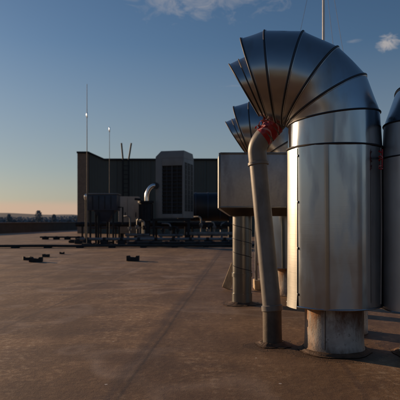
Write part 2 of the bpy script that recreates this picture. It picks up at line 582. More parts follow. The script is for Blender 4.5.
def body_ring(z, r, n=96, dent=.0044, seed=0.0):
    out = []
    for i in range(n):
        a = 2 * PI * i / n
        v = Vector((math.cos(a), math.sin(a), 0))
        k = noise.noise(Vector((v.x * 2.1, v.y * 2.1, z * .35 + seed))) * 1.3 + noise.noise(Vector((v.x * 6.5, v.y * 6.5, z * .3 + seed + 9))) * .55
        out.append(v * (r + dent * k * 1.6) + Vector((0, 0, z)))
    return out


def rib(ring, r=.007, flat=1.0):
    mb = MB(); mb.tube(ring, r, 8, closed=True, flat=flat); return mb


def make_duct(root, seed=0.0, base=True):
    zt = Z(143, DY - RB)
    zb = .305
    # main jacket
    mb = MB()
    K = 36
    mb.loft([body_ring(zb + (zt - zb) * k / K, RB, seed=seed) for k in range(K + 1)])
    rg = body_ring(zb, RB, seed=seed)
    inner = [Vector((p.x * .93, p.y * .93, zb + .004)) for p in rg]
    mb.loft([rg, inner], smooth=False); mb.cap(inner, True)
    body = mb.build('duct_body', M['alu'], root)
    # rolled bead at the top and the bottom of the jacket
    mb = rib(body_ring(zt, RB + .002, dent=0), .0065); mb.build('seam_bead', M['seam'], body)
    mb = rib(body_ring(zb + .004, RB + .002, dent=0), .005); mb.build('bottom_bead', M['alu'], body)
    # vertical lap strip, slightly proud, on the sunny side
    mb = MB()
    a0, a1 = R(180 + 1) + YAW, R(180 + 29) + YAW
    def strip(z, rr):
        return [Vector((rr * math.cos(a0 + (a1 - a0) * t / 10), rr * math.sin(a0 + (a1 - a0) * t / 10), z)) for t in range(11)]
    rows = []
    for k in range(13):
        z = zb - .012 + (zt - .012 - zb + .012) * k / 12
        rows.append(strip(z, RB + .0035 + (.005 if k == 0 else 0) + .0015 * noise.noise(Vector((z * 3, 2, seed)))))
    vs = mb.loft(rows, closed=False)
    rows2 = [[Vector((p.x * .985, p.y * .985, p.z)) for p in r] for r in rows]
    mb.loft([[r[0] for r in rows], [r[0] for r in rows2]], closed=False, smooth=False)
    mb.loft([[r[-1] for r in rows], [r[-1] for r in rows2]], closed=False, smooth=False)
    ls = mb.build('lap_strip', M['strip'], root)
    for k in range(4):
        mb = MB()
        z = zb + .08 + (zt - zb - .14) * k / 3
        a = a1 + R(1.2)
        c = Vector(((RB + .003) * math.cos(a), (RB + .003) * math.sin(a), z))
        mb.box(c - Vector((.004, .004, .008)), c + Vector((.004, .004, .008)), .002, Matrix.Rotation(a, 3, 'Z'))
        mb.build('rivet', M['galv_dark'], ls)
    # collar between the jacket and the first mitre
    mb = MB()
    s0 = seam_ring(SEAMS[0])
    n = 96
    low = body_ring(zt + .001, RB - .002, dent=.001)
    mids = []
    for k in range(6):
        t = k / 5
        mids.append([low[i].lerp(s0[i], t) for i in range(n)])
    mb.loft(mids)
    mb.build('collar', M['alu'], root)
    # gores
    hood = None
    mb = MB()
    for gi, (s, e) in enumerate(zip(SEAMS[:-1], SEAMS[1:])):
        r0, r1 = seam_ring(s), seam_ring(e)
        rings = []
        for k in range(9):
            t = k / 8
            rr = []
            for i in range(n):
                p = r0[i].lerp(r1[i], t)
                w = math.sin(PI * t)
                nrm = (p - Vector((q(285, 100)[0], 0, q(285, 100)[1])))
                out = (p - (Vector((0, 0, 0)) + sum((r0[0], r0[n // 2], r1[0], r1[n // 2]), Vector()) / 4)).normalized()
                p = p + out * w * (.0065 * noise.noise(p * 3.3 + Vector((seed, gi * 3.0, 0))))
                rr.append(p)
            rings.append(rr)
        # separate strip per gore so the mitre stays crisp
        vs = [[mb.bm.verts.new(p) for p in r] for r in rings]
        for a, b in zip(vs[:-1], vs[1:]):
            for i in range(n):
                j = (i + 1) % n
                mb.bm.faces.new((a[i], a[j], b[j], b[i]))
    # closing annulus to the smaller outlet
    e, l0 = seam_ring(SEAMS[-1]), seam_ring(LIP[0])
    mb.loft([e, l0], smooth=False)
    hood = mb.build('hood', M['alu_hood'], root, sharp=9)
    for s in SEAMS:
        r = rib(seam_ring(s, grow=.0015), .0062)
        r.build('standing_seam', M['seam'], hood)
    for s, e in zip(SEAMS[1:], SEAMS[:-1]):
        ra, rb_ = seam_ring(s, grow=.0015), seam_ring(e, grow=.0015)
        lip = [a_ + (b_ - a_).normalized() * .0105 if (b_ - a_).length > .02 else a_.lerp(b_, .5) for a_, b_ in zip(ra, rb_)]
        rib(lip, .0032).build('fold_lip', M['alu_hood'], hood)
    # outlet spout with a thickness and a bead
    mb = MB()
    o0, o1 = seam_ring(LIP[0]), seam_ring(LIP[1])
    i1 = seam_ring(LIP[1], grow=-.012); i0 = seam_ring(LIP[0], grow=-.012)
    deep = seam_ring(SEAMS[3], grow=-.03)
    mb.loft([[a_.lerp(b_, t / 4) for a_, b_ in zip(o0, o1)] for t in range(5)] + [i1, i0, deep])
    sp = mb.build('outlet_spout', M['alu_hood'], root)
    rib(seam_ring(LIP[1], grow=.002), .005).build('rim', M['seam'], sp)
    mid = [a_.lerp(b_, .42) + Vector((0, 0, 0)) for a_, b_ in zip(seam_ring(LIP[0], grow=.003), seam_ring(LIP[1], grow=.003))]
    rib(mid, .004).build('rim', M['seam'], sp)
    if base:
        mb = MB()
        nn = 72
        rows = []
        prof = [(.004, .206), (.012, .201), (.03, .194), (.05, .192), (.12, .190), (.2, .190), (.26, .189), (.30, .189)]
        for z, r in prof:
            rows.append([Vector((math.cos(2 * PI * i / nn), math.sin(2 * PI * i / nn), 0)) * (r + .0035 * noise.noise(Vector((math.cos(2 * PI * i / nn) * 3, math.sin(2 * PI * i / nn) * 3, z * 9 + seed))) + (.012 * max(0, noise.noise(Vector((i * .4, seed, 1)))) if z < .02 else 0)) + Vector((0, 0, z)) for i in range(nn)])
        mb.loft(rows)
        bs = mb.build('base', M['base'], root)
        # a vertical joint in the base
        a = R(180 + 79 - 180 - 35) 
        mb = MB()
        a = R(270 - 30) + YAW
        c = Vector((.1905 * math.cos(a), .1905 * math.sin(a), .17))
        mb.box(c - Vector((.0022, .003, .13)), c + Vector((.0022, .003, .12)), 0, Matrix.Rotation(a + PI / 2, 3, 'Z'))
        mb.build('joint', M['pipe_low'], bs)


rA = empty('exhaust_duct', (DX, DY, 0))
tag(rA, 'large silver gooseneck exhaust duct in front, hood curving left, on a round stained base', 'exhaust duct', 'silver gooseneck exhaust ducts')
make_duct(rA, 0.0)
rA.rotation_euler = (0, 0, -YAW)

rC = copy_tree(rA)
rC.location = (1.474, DY - .13, 0); rC.rotation_euler = (0, 0, PI + R(8)); rC.scale = (1, 1, .945)
M['alu_lifted'] = metal('aluminium_lifted', (.66, .66, .65), rough=.52, dents=.14, brush=.10, dirt=.3)  # paler, rougher copy of the jacket, brightens the duct standing in shade
for ch in rC.children:
    if ch.name.startswith(('duct_body', 'collar')):
        ch.data = ch.data.copy(); ch.data.materials[0] = M['alu_lifted']
rC['label'] = 'shaded silver exhaust duct cut off by the right edge, its hood curving right'

rB = copy_tree(rA)
rB.location = (X(295, 6.4), 6.4, 0); rB.scale = (1.16, 1.0, 1.055)
rB['label'] = 'silver gooseneck exhaust duct standing behind the grey box on legs, hood showing above it'


# ---------------------------------------------------------------- downpipe
def mastic(cx, cy, r, seed, root, w=.05):
    n = 72
    rows = []
    for (dr, z) in ((-.004, .022), (.006, .020), (.016, .012), (w * .6, .007), (w, .0045)):
        row = []
        for i in range(n):
            a = 2 * PI * i / n
            k = noise.noise(Vector((math.cos(a) * 1.6 + seed, math.sin(a) * 1.6, 1))) + .5 * noise.noise(Vector((math.cos(a) * 5 + seed, math.sin(a) * 5, 4)))
            rr = r + dr * (1 + .75 * k) if dr > .01 else r + dr
            zz = z + (.006 * k if z > .01 else 0)
            row.append(Vector((cx + rr * math.cos(a), cy + rr * math.sin(a), max(.0042, zz))))
        rows.append(row)
    mb = MB(); mb.loft(rows)
    return part(mb, 'mastic_ring', M['mastic'], root) if root.rotation_euler.z == 0 else mb.build('mastic_ring', M['mastic'], root)


def make_downpipe():
    d0, d1 = 3.83, 3.78
    root = empty('drain_pipe', (X(272.5, d0), d0, 0))
    rp = .064
    b0 = Vector((X(272.5, d0), d0, .004)); 
    jn = P(272.0, 308, 3.845)
    el = P(258.3, 164, 3.94)
    mb = MB()
    mb.tube([b0, b0.lerp(jn, .5), jn], [.066, .065, .065], 40)
    mb.cyl((b0.x, b0.y), .082, .004, .02, 40, .068, caps=False)
    part(mb, 'lower_section', M['pipe_low'], root)
    mb = MB(); mb.tube([jn - (jn - el).normalized() * 0, jn.lerp(el, .5), el], [.064, .063, .063], 40, caps=False)
    part(mb, 'upper_section', M['pipe'], root)
    dr = (el - jn).normalized()
    mb = MB(); mb.tube([jn - dr * .022, jn - dr * .016, jn + dr * .016, jn + dr * .022], [.066, .073, .073, .066], 40)
    part(mb, 'coupling', M['pipe'], root)
    # bend
    pts = []
    ctrl = [el, P(257.3, 150, 3.68), P(262, 140, 3.68), P(281, 119, 3.68)]
    n = 22
    # smooth corner: straight, arc, straight
    c0, c1, c2 = P(257.2, 153, 3.94), P(256.6, 145.5, 3.94), P(263, 137.5, 3.91)
    pts = [el, el.lerp(c0, .5)]
    for k in range(11):
        t = k / 10
        pts.append((1 - t) ** 2 * c0 + 2 * t * (1 - t) * c1 + t * t * c2)
    end = P(282, 117.0, 3.84)
    pts += [c2.lerp(end, .5), end]
    mb = MB(); mb.tube(pts, .066, 40, axis=(0, 1, 0))
    part(mb, 'bend', M['pipe'], root)
    mb = MB(); mb.tube([el - dr * .012, el - dr * .008, el + dr * .010, el + dr * .014], [.066, .074, .074, .066], 40)
    part(mb, 'socket_ring', M['pipe'], root)
    return root, c2, end


rP, t0, t1 = make_downpipe()
tag(rP, 'leaning brown drain pipe with a bend at the top, left of the front silver duct', 'pipe', 'drain pipes serving the ducts')
# the tape: lies on the pipe
mb = MB()
ax = (t1 - t0).normalized(); uu = Vector((0, 1, 0)); ww = ax.cross(uu)
def wrap(mb, c, tilt, r, wd, seed):
    rings = [[], []]
    rows = []
    for s in (-1, -.3, .3, 1):
        row = []
        for i in range(48):
            a = 2 * PI * i / 48
            rr = r + .004 * noise.noise(Vector((math.cos(a) * 3, math.sin(a) * 3, s + seed)))
            row.append(c + rr * (math.cos(a) * ww + math.sin(a) * uu) + ax * (wd * s + tilt * math.cos(a) + .25 * tilt * math.sin(a)))
        rows.append(row)
    mb.loft(rows)
L_ = (t1 - t0).length
wrap(mb, t0 + ax * .012, .010, .0740, .0150, 1)
wrap(mb, t0 + ax * .042, -.006, .0765, .0160, 4)
wrap(mb, t0 + ax * .074, .006, .0750, .0150, 8)
wrap(mb, t0 + ax * .104, -.004, .0765, .0150, 12)
# crumpled ends bunched on the upper-left side
rg = random.Random(5)
kn = t0 + ax * .045
side = -ww if (-ww).x < 0 else ww
for k in range(7):
    st = kn + side * .068 + ax * rg.uniform(-.02, .04) + Vector((0, rg.uniform(-.05, .0), 0))
    path = [st]
    dirv = (side + Vector((rg.uniform(-.3, .3), rg.uniform(-.4, .2), rg.uniform(-.2, .7)))).normalized()
    for j in range(5):
        dirv = (dirv + Vector((rg.uniform(-.7, .7), rg.uniform(-.5, .5), rg.uniform(-.8, .5)))).normalized()
        path.append(path[-1] + dirv * .011)
    wv = Vector((rg.uniform(-1, 1), rg.uniform(-1, 1), rg.uniform(-1, 1))).normalized() * .010
    mb.loft([[p - wv for p in path], [p + wv for p in path]], closed=False)
tp = mb.build('barrier_tape', M['tape'])
tag(tp, 'red and white barrier tape wrapped round the bent top of the brown drain pipe', 'tape')

mastic(rP.location.x, rP.location.y, .080, 3.3, rP, .045)
for q_r, sd in ((rA, 1.7), (rC, 5.1)):
    mastic(0, 0, .203, sd, q_r, .035)

# a thinner straight stack in the gap behind the two front ducts
root = empty('vent_stack', (1.13, 4.25, 0))
tag(root, 'straight vent stack mostly hidden behind the two front silver ducts, stained foot showing', 'vent pipe')
mb = MB(); mb.cyl((1.13, 4.25), .150, .004, .012, 48, .148, caps=False); mb.cyl((1.13, 4.25), .148, .012, .42, 48, .146, caps=False, steps=5); part(mb, 'foot', M['base'], root)
mb = MB(); mb.cyl((1.13, 4.25), .165, .42, 1.30, 48); part(mb, 'stack', M['galv_dark'], root)
mb = MB(); mb.cyl((1.13, 4.25), .22, 1.36, 1.43, 48, .03); mb.cyl((1.13, 4.25), .03, 1.30, 1.36, 12, caps=False); part(mb, 'rain_cap', M['galv_dark'], root)
# cable hanging in the slit between the two front ducts, with tape on it
cxx, cyy = 1.110, 3.412
root = empty('hanging_cable', (cxx, cyy, 0))
tag(root, 'thin cable hanging down the narrow gap between the front duct and the right duct', 'cable')
mb = MB(); mb.tube([(cxx, cyy, .34), (cxx + .004, cyy - .002, .8), (cxx, cyy, 1.30)], .0045, 10); part(mb, 'cable', M['pipe'], root)
mb = MB()
for k in range(7):
    z = 1.175 + k * .017
    if k in (2, 5): continue
    mb.tube([Vector((cxx + (.010 + .004 * noise.noise(Vector((k, j_, 2)))) * math.cos(2 * PI * j_ / 20), cyy + .010 * math.sin(2 * PI * j_ / 20), z + .005 * math.sin(2 * PI * j_ / 20 + k))) for j_ in range(20)], .0048, 6, closed=True)
mb.tube([(cxx + .007, cyy - .006, 1.18), (cxx + .008, cyy - .008, 1.29)], .004, 6)
tag(mb.build('barrier_tape', M['tape']), 'red tape wound round the cable between the front and right ducts', 'tape')

# ---------------------------------------------------------------- plenum box on legs
root = empty('plenum_box', (.43, 5.72, 0))
tag(root, 'grey sheet metal box on round spiral legs behind the drain pipe', 'duct box')
x0, x1, y0, y1 = X(219.3, 5.5), 1.34, 5.5, 5.98
zt_, zb_ = Z(153, 5.5), Z(207.5, 5.5)
mb = MB(); mb.box((x0, y0, zb_), (x1, y1, zt_), .006)
body = part(mb, 'casing', M['galv'], root)
mb = MB()
for xs in ((x0, x0 + .012), (x1 - .012, x1)):
    mb.box((xs[0] - .006, y0 - .006, zb_ - .003), (xs[1], y0 + .012, zt_ + .002), .002)
mb.box((x0 + .008, y0 - .008, zt_ - .012), (x1 - .008, y0 + .006, zt_ + .006), .002)
mb.box((x0 + .008, y0 - .008, zb_ - .006), (x1 - .008, y0 + .006, zb_ + .010), .002)
m_ = part(mb, 'edge_trim', M['galv_dark'], root)
mb = MB()
zc = zb_ - .006; zp = Z(216, 5.6)
a = [Vector((x0 + .004, y0 + .004, zc)), Vector((x1 - .004, y0 + .004, zc)), Vector((x1 - .004, y1 - .004, zc)), Vector((x0 + .004, y1 - .004, zc))]
b = [Vector((x0 + .12, y0 + .10, zp)), Vector((x1 - .12, y0 + .10, zp)), Vector((x1 - .12, y1 - .10, zp)), Vector((x0 + .12, y1 - .10, zp))]
mb.loft([a, b], smooth=False); mb.cap(b)
part(mb, 'tapered_pan', M['galv_dark'], root)


def leg(cx, cy, r, root, top):
    mb = MB(); mb.cyl((cx, cy), r, .05, top, 40, caps=False)
    o = part(mb, 'leg', M['galv_dark'], root)
    for (z, rr, h) in ((.30, r + .008, .02), (.052, r + .006, .06)):
        mb = MB(); mb.cyl((cx, cy), rr, z - h, z + h, 40)
        shift(mb, root.location); mb.build('clamp_ring', M['galv_dark'], o)
    mb = MB()
    path = []
    turns, n = 4, 160
    for k in range(n + 1):
        t = k / n; a = -2 * PI * turns * t
        path.append((cx + (r + .001) * math.cos(a), cy + (r + .001) * math.sin(a), .33 + (top - .35) * t))
    mb.tube(path, .0035, 6)
    shift(mb, root.location); mb.build('spiral_seam', M['seam'], o)


leg(.433, 5.72, .098, root, zp + .01)
leg(1.12, 5.72, .098, root, zp + .01)
mastic(.433, 5.72, .106, 7.7, root, .08)
mastic(1.12, 5.72, .106, 8.9, root, .06)
# second thin post and a pale step block behind the leg
root = empty('support_post', (X(258, 6.9), 6.9, 0))
tag(root, 'slim steel post on a block, glimpsed between the spiral leg and the drain pipe', 'post')
mb = MB(); mb.box((X(255, 6.9), 6.88, .12), (X(257.5, 6.9), 6.92, .93), .003); part(mb, 'upright', M['steel'], root)
mb = MB(); mb.box((X(254, 6.9), 6.8, .004), (X(264, 6.9), 7.05, .12), .01); part(mb, 'foot', M['wood'], root)
for z in (.30, .42, .60):
    mb = MB()
    mb.box((X(257.7, 6.9), 6.885, z), (X(275, 6.9), 6.915, z + .03), .003)
    part(mb, 'cross_bar', M['wood'], root)

# plank leaning behind the leg
mb = MB()
p0, p1 = Vector((X(226, 6.9), 6.9, .012)), Vector((X(236, 6.9), 7.05, .30))
dr = (p1 - p0).normalized()
t = bmesh.new(); bmesh.ops.create_cube(t, size=1)
yv = Vector((0, 1, 0)); xv = yv.cross(dr).normalized(); yv = dr.cross(xv).normalized()
for v in t.verts:
    v.co = p0.lerp(p1, .5) + xv * v.co.x * .105 + yv * v.co.y * .03 + dr * v.co.z * (p1 - p0).length
bmesh.ops.bevel(t, geom=t.edges[:], offset=.004, segments=2, affect='EDGES')
mb.merge(t)
tag(mb.build('wood_offcut', M['wood']), 'pale wood offcut leaning behind the spiral leg of the grey box', 'wood')

# ---------------------------------------------------------------- mast with guy wires
dm = 9.0
mx = X(323.5, dm)
root = empty('mast', (mx, dm, 0))
tag(root, 'tall white mast held by thin guy wires behind the front duct', 'mast')
ztop = 5.75
mb = MB(); mb.tube([(mx, dm, .03), (mx, dm, 3.2), (mx, dm, ztop)], [.026, .022, .017], 16); part(mb, 'pole', M['mast'], root)
mb = MB(); mb.box((mx - .15, dm - .15, .004), (mx + .15, dm + .15, .035), .004); part(mb, 'base_plate', M['steel'], root)
for (xa, ya, xb, yb, az) in ((307, 0, 300, 33, 9.4), (328, 0, 332.6, 40, 9.0), (334.4, 0, 342.5, 48, 8.6)):
    s = (xb - xa) / (yb - ya)
    ytp = ya + (323.5 - xa) / s
    zt2 = min(Z(ytp, dm), ztop - .05)
    ybase = 221 + H * F / az
    xbse = 323.5 + (ybase - ytp) * s
    mb = MB(); mb.tube([(mx, dm, zt2), (X(xbse, az), az, .01)], .0024, 6)
    part(mb, 'guy_wire', M['cable'], root)

# ---------------------------------------------------------------- roof clutter
# rubber support feet
def foot_mesh(w=.25, dpt=.14, h=.10):
    mb = MB()
    prof = [(-w / 2, .004), (w / 2, .004), (w / 2, h), (w * .28, h), (w * .22, h * .72), (-w * .22, h * .72), (-w * .28, h), (-w / 2, h)]
    mb.prism(prof, -dpt / 2, dpt / 2)
    bmesh.ops.bevel(mb.bm, geom=mb.bm.edges[:], offset=.006, segments=1, affect='EDGES')
    return mb
fo = foot_mesh().build('rubber_foot', M['rubber'])
spots = [((36, 262), 1.05, .1, 'notched black rubber support block on the bare roof, nearest of the left cluster'),
         ((27, 260), .72, .5, 'small black rubber block just left of the notched block on the bare roof'),
         ((46, 257), .62, -.4, 'black rubber block behind and right of the notched block in the left cluster'),
         ((62, 254), .50, .2, 'smallest farthest black rubber block, at the right end of the left cluster'),
         ((133, 261), 1.05, 0, 'black rubber support block lying alone on the roof near the middle')]
for i, ((px, py), s, rz, lab) in enumerate(spots):
    o = fo if i == 0 else fo.copy()
    if i: COL.objects.link(o)
    d = H * F / (py - 221)
    o.location = (X(px, d), d, 0); o.rotation_euler = (0, 0, rz); o.scale = (s, s, s * (1.1 if i else 1))
    tag(o, lab, 'support block', 'black rubber blocks on the bare roof')

# long black conduit lying on the roof, on low sleepers
root = empty('conduit_run', (-4, 17.4, 0))
tag(root, 'long black conduit lying across the roof in front of the rooftop units', 'conduit')
mb = MB()
path = [(-9 + k * 1.0, 17.2 + .05 * math.sin(k * .9) + k * .085, .065 + .006 * math.sin(k * 2.1)) for k in range(0, 13)]
mb.tube(path, .042, 12)
part(mb, 'conduit', M['conduit'], root)
mb = MB()
path = [(-9 + k * 1.0, 17.32 + .04 * math.sin(k * .7 + 1) + k * .085, .05) for k in range(0, 13)]
mb.tube(path, .032, 12)
part(mb, 'conduit', M['conduit'], root)
for k in range(0, 12):
    mb = MB()
    mb.box((-8.9 + k * 1.0, 17.05 + k * .085, .004), (-8.72 + k * 1.0, 17.42 + k * .085, .028), .004)
    part(mb, 'sleeper', M['rubber'], root)


def beam_frame(name, label, xs, yc, z0, z1, depth, mat, cat, extra_feet=True, group='steel support frames under the rooftop units'):
    x0, x1 = xs
    root = empty(name, ((x0 + x1) / 2, yc, 0)); tag(root, label, cat, group)
    for sy in (-1, 1):
        mb = MB(); y = yc + sy * depth / 2
        mb.box((x0, y - .04, z1 - .09), (x1, y + .04, z1), .006); part(mb, 'beam', mat, root)
        n = max(2, int((x1 - x0) / .9) + 1)
        for k in range(n):
            x = x0 + .06 + (x1 - x0 - .12) * k / (n - 1)
            mb = MB(); mb.box((x - .04, y - .04, z0 + .06), (x + .04, y + .04, z1 - .09), .005)
            if extra_feet: mb.box((x - .12, y - .12, .004), (x + .12, y + .12, z0 + .06), .01)
            part(mb, 'leg', mat, root)
    mb = MB(); mb.box((x0, yc - depth / 2 + .041, z1 - .08), (x0 + .08, yc + depth / 2 - .041, z1 - .01), .004)
    part(mb, 'cross_beam', mat, root); mb = MB()
    mb.box((x1 - .08, yc - depth / 2 + .041, z1 - .08), (x1, yc + depth / 2 - .041, z1 - .01), .004)
    part(mb, 'cross_beam', mat, root)
    return root


# air-conditioning unit
D = 20.5
def ac_unit():
    xl, xr = X(155.7, D), X(185.3, D)
    dp = 1.35
    ry = D + dp
    root = empty('air_conditioner', ((xl + xr) / 2, D + dp / 2, Z(218, D)))
    tag(root, 'tall pale air conditioning unit with a dark slatted front grille and chamfered top', 'air conditioner')
    zt, zb, zs = Z(150.5, D), Z(218, D), Z(158, D)
    mb = MB()
    # casing as a frame round the recessed grille
    gx0, gx1, gz0, gz1 = X(162.4, D), X(183.6, D), Z(214, D), Z(165.5, D)
    mb.box((xl, D, zb), (gx0, ry, zs), .01)
    mb.box((gx1, D, zb), (xr, ry, zs), .01)
    mb.box((gx0, D + .003, gz1), (gx1, ry - .003, zs - .003), .004)
    mb.box((gx0, D + .003, zb + .002), (gx1, ry - .003, gz0), .004)
    mb.box((gx0 - .01, D + .12, gz0 - .01), (gx1 + .01, ry - .01, gz1 + .01), 0)
    part(mb, 'casing', M['white'], root)
    mb = MB()
    a = [Vector(p) for p in ((xl, D, zs), (xr, D, zs), (xr, ry, zs), (xl, ry, zs))]
    c = .19
    b = [Vector(p) for p in ((xl + c, D + .08, zt), (xr - .02, D + .08, zt), (xr - .02, ry - .08, zt), (xl + c, ry - .08, zt))]
    a2 = [p + Vector((0, 0, .06)) for p in a]
    mb.loft([a, a2, b], smooth=False); mb.cap(b); mb.cap(a, True)
    part(mb, 'top_cap', M['white'], root)
    mb = MB(); mb.box((gx0, D + .09, gz0), (gx1, D + .118, gz1)); gr = part(mb, 'grille', M['black'], root)
    mb = MB()
    nsl = 13
    for k in range(1, nsl):
        z = gz0 + (gz1 - gz0) * k / nsl
        mb.box((gx0 + .004, D + .02, z - .012), (gx1 - .004, D + .06, z + .012), 0, Matrix.Rotation(R(30), 3, 'X'))
    shift(mb, root.location); mb.build('slats', M['slat'], gr)
    mb = MB()
    for xx in (X(173, D), X(167.5, D), X(178.4, D)):
        w = .016 if xx == X(173, D) else .006
        mb.box((xx - w, D + .004, gz0 + .002), (xx + w, D + .018, gz1 - .002), 0)
    shift(mb, root.location); mb.build('mullion', M['slat'], gr)
    # side vents (right side, seen at an angle)
    for k in range(3):
        ya = D + .12 + k * .40
        mb = MB()
        mb.box((xr - .005, ya, zb + .25), (xr + .006, ya + .32, zs - .15), 0)
        sv = part(mb, 'side_grille', M['black'], root)
        mb = MB()
        mb.box((xr + .0065, ya + .15, zb + .27), (xr + .012, ya + .17, zs - .17), 0)
        for j in range(10):
            z = zb + .25 + (zs - zb - .40) * (j + .5) / 10
            mb.box((xr + .004, ya, z - .01), (xr + .014, ya + .32, z + .01), 0)
        shift(mb, root.location); mb.build('slats', M['slat'], sv)
    root.rotation_euler = (0, 0, R(-15)); root.location.x += .14
    return root
ac_unit()
beam_frame('equipment_stand', 'dark steel frame carrying the tall air conditioning unit', (X(152, D), X(190, D)), D + .62, .02, Z(218.6, D) , 1.2, M['darksteel'], 'support frame')

# navy hopper unit on legs
D2 = 19.5
root = empty('hopper_unit', (X(102, D2), D2 + .4, 0))
tag(root, 'dark navy box unit with a tapered underside on thin legs, left of the cabinet', 'rooftop unit')
xl, xr, zt, zb = X(86.5, D2), X(117, D2), Z(194.5, D2), Z(210.5, D2)
mb = MB(); mb.box((xl, D2, zb), (xr, D2 + .8, zt), .02); part(mb, 'casing', M['navy'], root)
mb = MB(); mb.box((xl - .03, D2 - .03, zt + .002), (xr + .03, D2 + .83, zt + .045), .01); part(mb, 'lid', M['steel'], root)
for k in range(1, 5):
    mb = MB()
    x = xl + (xr - xl) * k / 5
    mb.box((x - .012, D2 - .012, zb + .05), (x + .012, D2 + .002, zt - .05))
    part(mb, 'rib', M['darksteel'], root)
mb = MB()
a = [Vector(p) for p in ((xl + .25, D2 + .05, zb), (xr - .12, D2 + .05, zb), (xr - .12, D2 + .75, zb), (xl + .25, D2 + .75, zb))]
b = [Vector(p) for p in ((xl + .42, D2 + .2, Z(222, D2)), (xr - .35, D2 + .2, Z(222, D2)), (xr - .35, D2 + .6, Z(222, D2)), (xl + .42, D2 + .6, Z(222, D2)))]
mb.loft([a, b], smooth=False); mb.cap(b)
part(mb, 'funnel', M['navy'], root)
for (lx, ly) in ((X(90, D2), D2 + .06), (X(98, D2), D2 + .1), (X(104, D2), D2 + .74), (X(113, D2), D2 + .06), (X(92, D2), D2 + .74)):
    mb = MB(); mb.box((lx - .03, ly - .03, .05), (lx + .03, ly + .03, zb - .002), .004); mb.box((lx - .1, ly - .1, .004), (lx + .1, ly + .1, .05), .008)
    part(mb, 'leg', M['darksteel'], root)
# bracket arm on the right with a small box
mb = MB(); mb.tube([(xr - .02, D2 + .3, zb + .12), (xr + .16, D2 + .3, zb + .12), (xr + .16, D2 + .3, zb - .5)], .03, 10); part(mb, 'overflow_pipe', M['darksteel'], root)

# lightning rods
def rod(px, pytop, glint, d, label, r):
    x = X(px, d); root = empty('lightning_rod', (x, d, 0)); tag(root, label, 'lightning rod', 'slim lightning rods by the navy unit')
    zt = Z(pytop, d)
    mb = MB(); mb.tube([(x, d, .05), (x, d, zt * .6), (x, d, zt)], [r * 1.2, r, r * .6], 12); part(mb, 'rod', M['cable'], root)
    g = Z(glint, d)
    mb = MB(); mb.tube([(x, d, g - .10), (x, d, g - .06), (x, d, g + .06), (x, d, g + .10)], [r, r * 1.9, r * 1.9, r], 24); part(mb, 'sleeve', M['shiny'], root)
    mb = MB(); mb.box((x - .16, d - .16, .004), (x + .16, d + .16, .09), .02); part(mb, 'base_block', M['rubber'], root)
    return root
rod(87, 84, 115, 19.0, 'taller lightning rod at the left end of the navy unit, bright sleeve halfway', .013)
rod(109.5, 128, 129.5, 20.8, 'shorter lightning rod rising behind the navy unit with a bright tip', .012)
# small bright dome vent at the left end of the hopper
dv = 19.2
mb = MB(); x, z = X(85.8, dv), Z(197, dv)
root = empty('roof_vent', (x, dv, 0)); tag(root, 'small shiny vent cap on a stem at the left end of the navy unit', 'vent')
mb.tube([(x, dv, .01), (x, dv, z - .10)], .025, 10); part(mb, 'stem', M['darksteel'], root)
mb = MB(); mb.tube([(x, dv, z - .10), (x, dv, z - .04), (x, dv, z + .05), (x, dv, z + .10)], [.03, .062, .058, .015], 20); part(mb, 'cap', M['shiny'], root)

# cream cabinet
D3 = 22.5
xl, xr = X(118.5, D3), X(138.5, D3)
root = empty('cabinet', ((xl + xr) / 2, D3 + .3, 0)); tag(root, 'cream two-door metal cabinet between the navy unit and the tall air conditioner', 'cabinet')
mb = MB(); mb.box((xl, D3, .35), (xr, D3 + .6, Z(196.5, D3)), .015); part(mb, 'casing', M['cream'], root)
xm = X(127.5, D3)
for (a_, b_) in ((xl + .03, xm - .012), (xm + .012, xr - .03)):
    mb = MB(); mb.box((a_, D3 - .018, .42), (b_, D3 - .001, Z(198, D3)), .005); dd = part(mb, 'door', M['cream'], root)
    mb = MB(); mb.box((b_ - .09, D3 - .04, 1.0), (b_ - .06, D3 - .018, 1.2), .004); shift(mb, root.location); mb.build('handle', M['darksteel'], dd)
for xx in (xl + .1, xr - .1):
    mb = MB()
    mb.box((xx - .05, D3 + .1, .004), (xx + .05, D3 + .5, .348), .004)
    part(mb, 'plinth', M['darksteel'], root)

# pump with insulated elbow
D4 = 20.6
cx = X(146, D4)
root = empty('pump_unit', (cx, D4, 0)); tag(root, 'dark pump with a shiny insulated elbow on top, left of the tall air conditioner', 'pump')
mb = MB()
mb.cyl((cx, D4), .24, Z(221, D4), Z(203, D4), 28); mb.cyl((cx, D4), .30, Z(203, D4), Z(201, D4), 28); mb.cyl((cx, D4), .16, .3, Z(221, D4), 20)
for k in range(10):
    a = 2 * PI * k / 10
    mb.box((cx + .25 * math.cos(a) - .02, D4 + .25 * math.sin(a) - .02, Z(219, D4)), (cx + .25 * math.cos(a) + .02, D4 + .25 * math.sin(a) + .02, Z(204, D4)))
part(mb, 'motor', M['darksteel'], root)
mb = MB()
pth = []
for k in range(12):
    a = R(95) * k / 11
    pth.append((cx + .02 + .30 * (1 - math.cos(a)), D4, Z(198, D4) + .46 * math.sin(a)))
mb.tube([(cx + .02, D4, Z(201, D4))] + pth, .075, 24)
part(mb, 'elbow', M['shiny'], root)
mb = MB(); mb.tube([pth[-1], (pth[-1][0] + .1, D4 + .5, pth[-1][2])], .12, 20); part(mb, 'outlet', M['blue'], root)
mb = MB(); mb.tube([(cx - .28, D4, Z(199, D4)), (cx - .28, D4, Z(202, D4)), (cx, D4, Z(203, D4))], .035, 10)
mb.tube([(cx - .42, D4, Z(199, D4)), (cx - .2, D4, Z(199.5, D4))], .045, 10); part(mb, 'valve', M['darksteel'], root)
mb = MB(); mb.box((cx - .3, D4 - .3, .004), (cx + .3, D4 + .3, .30), .02); part(mb, 'plinth', M['stone'], root)

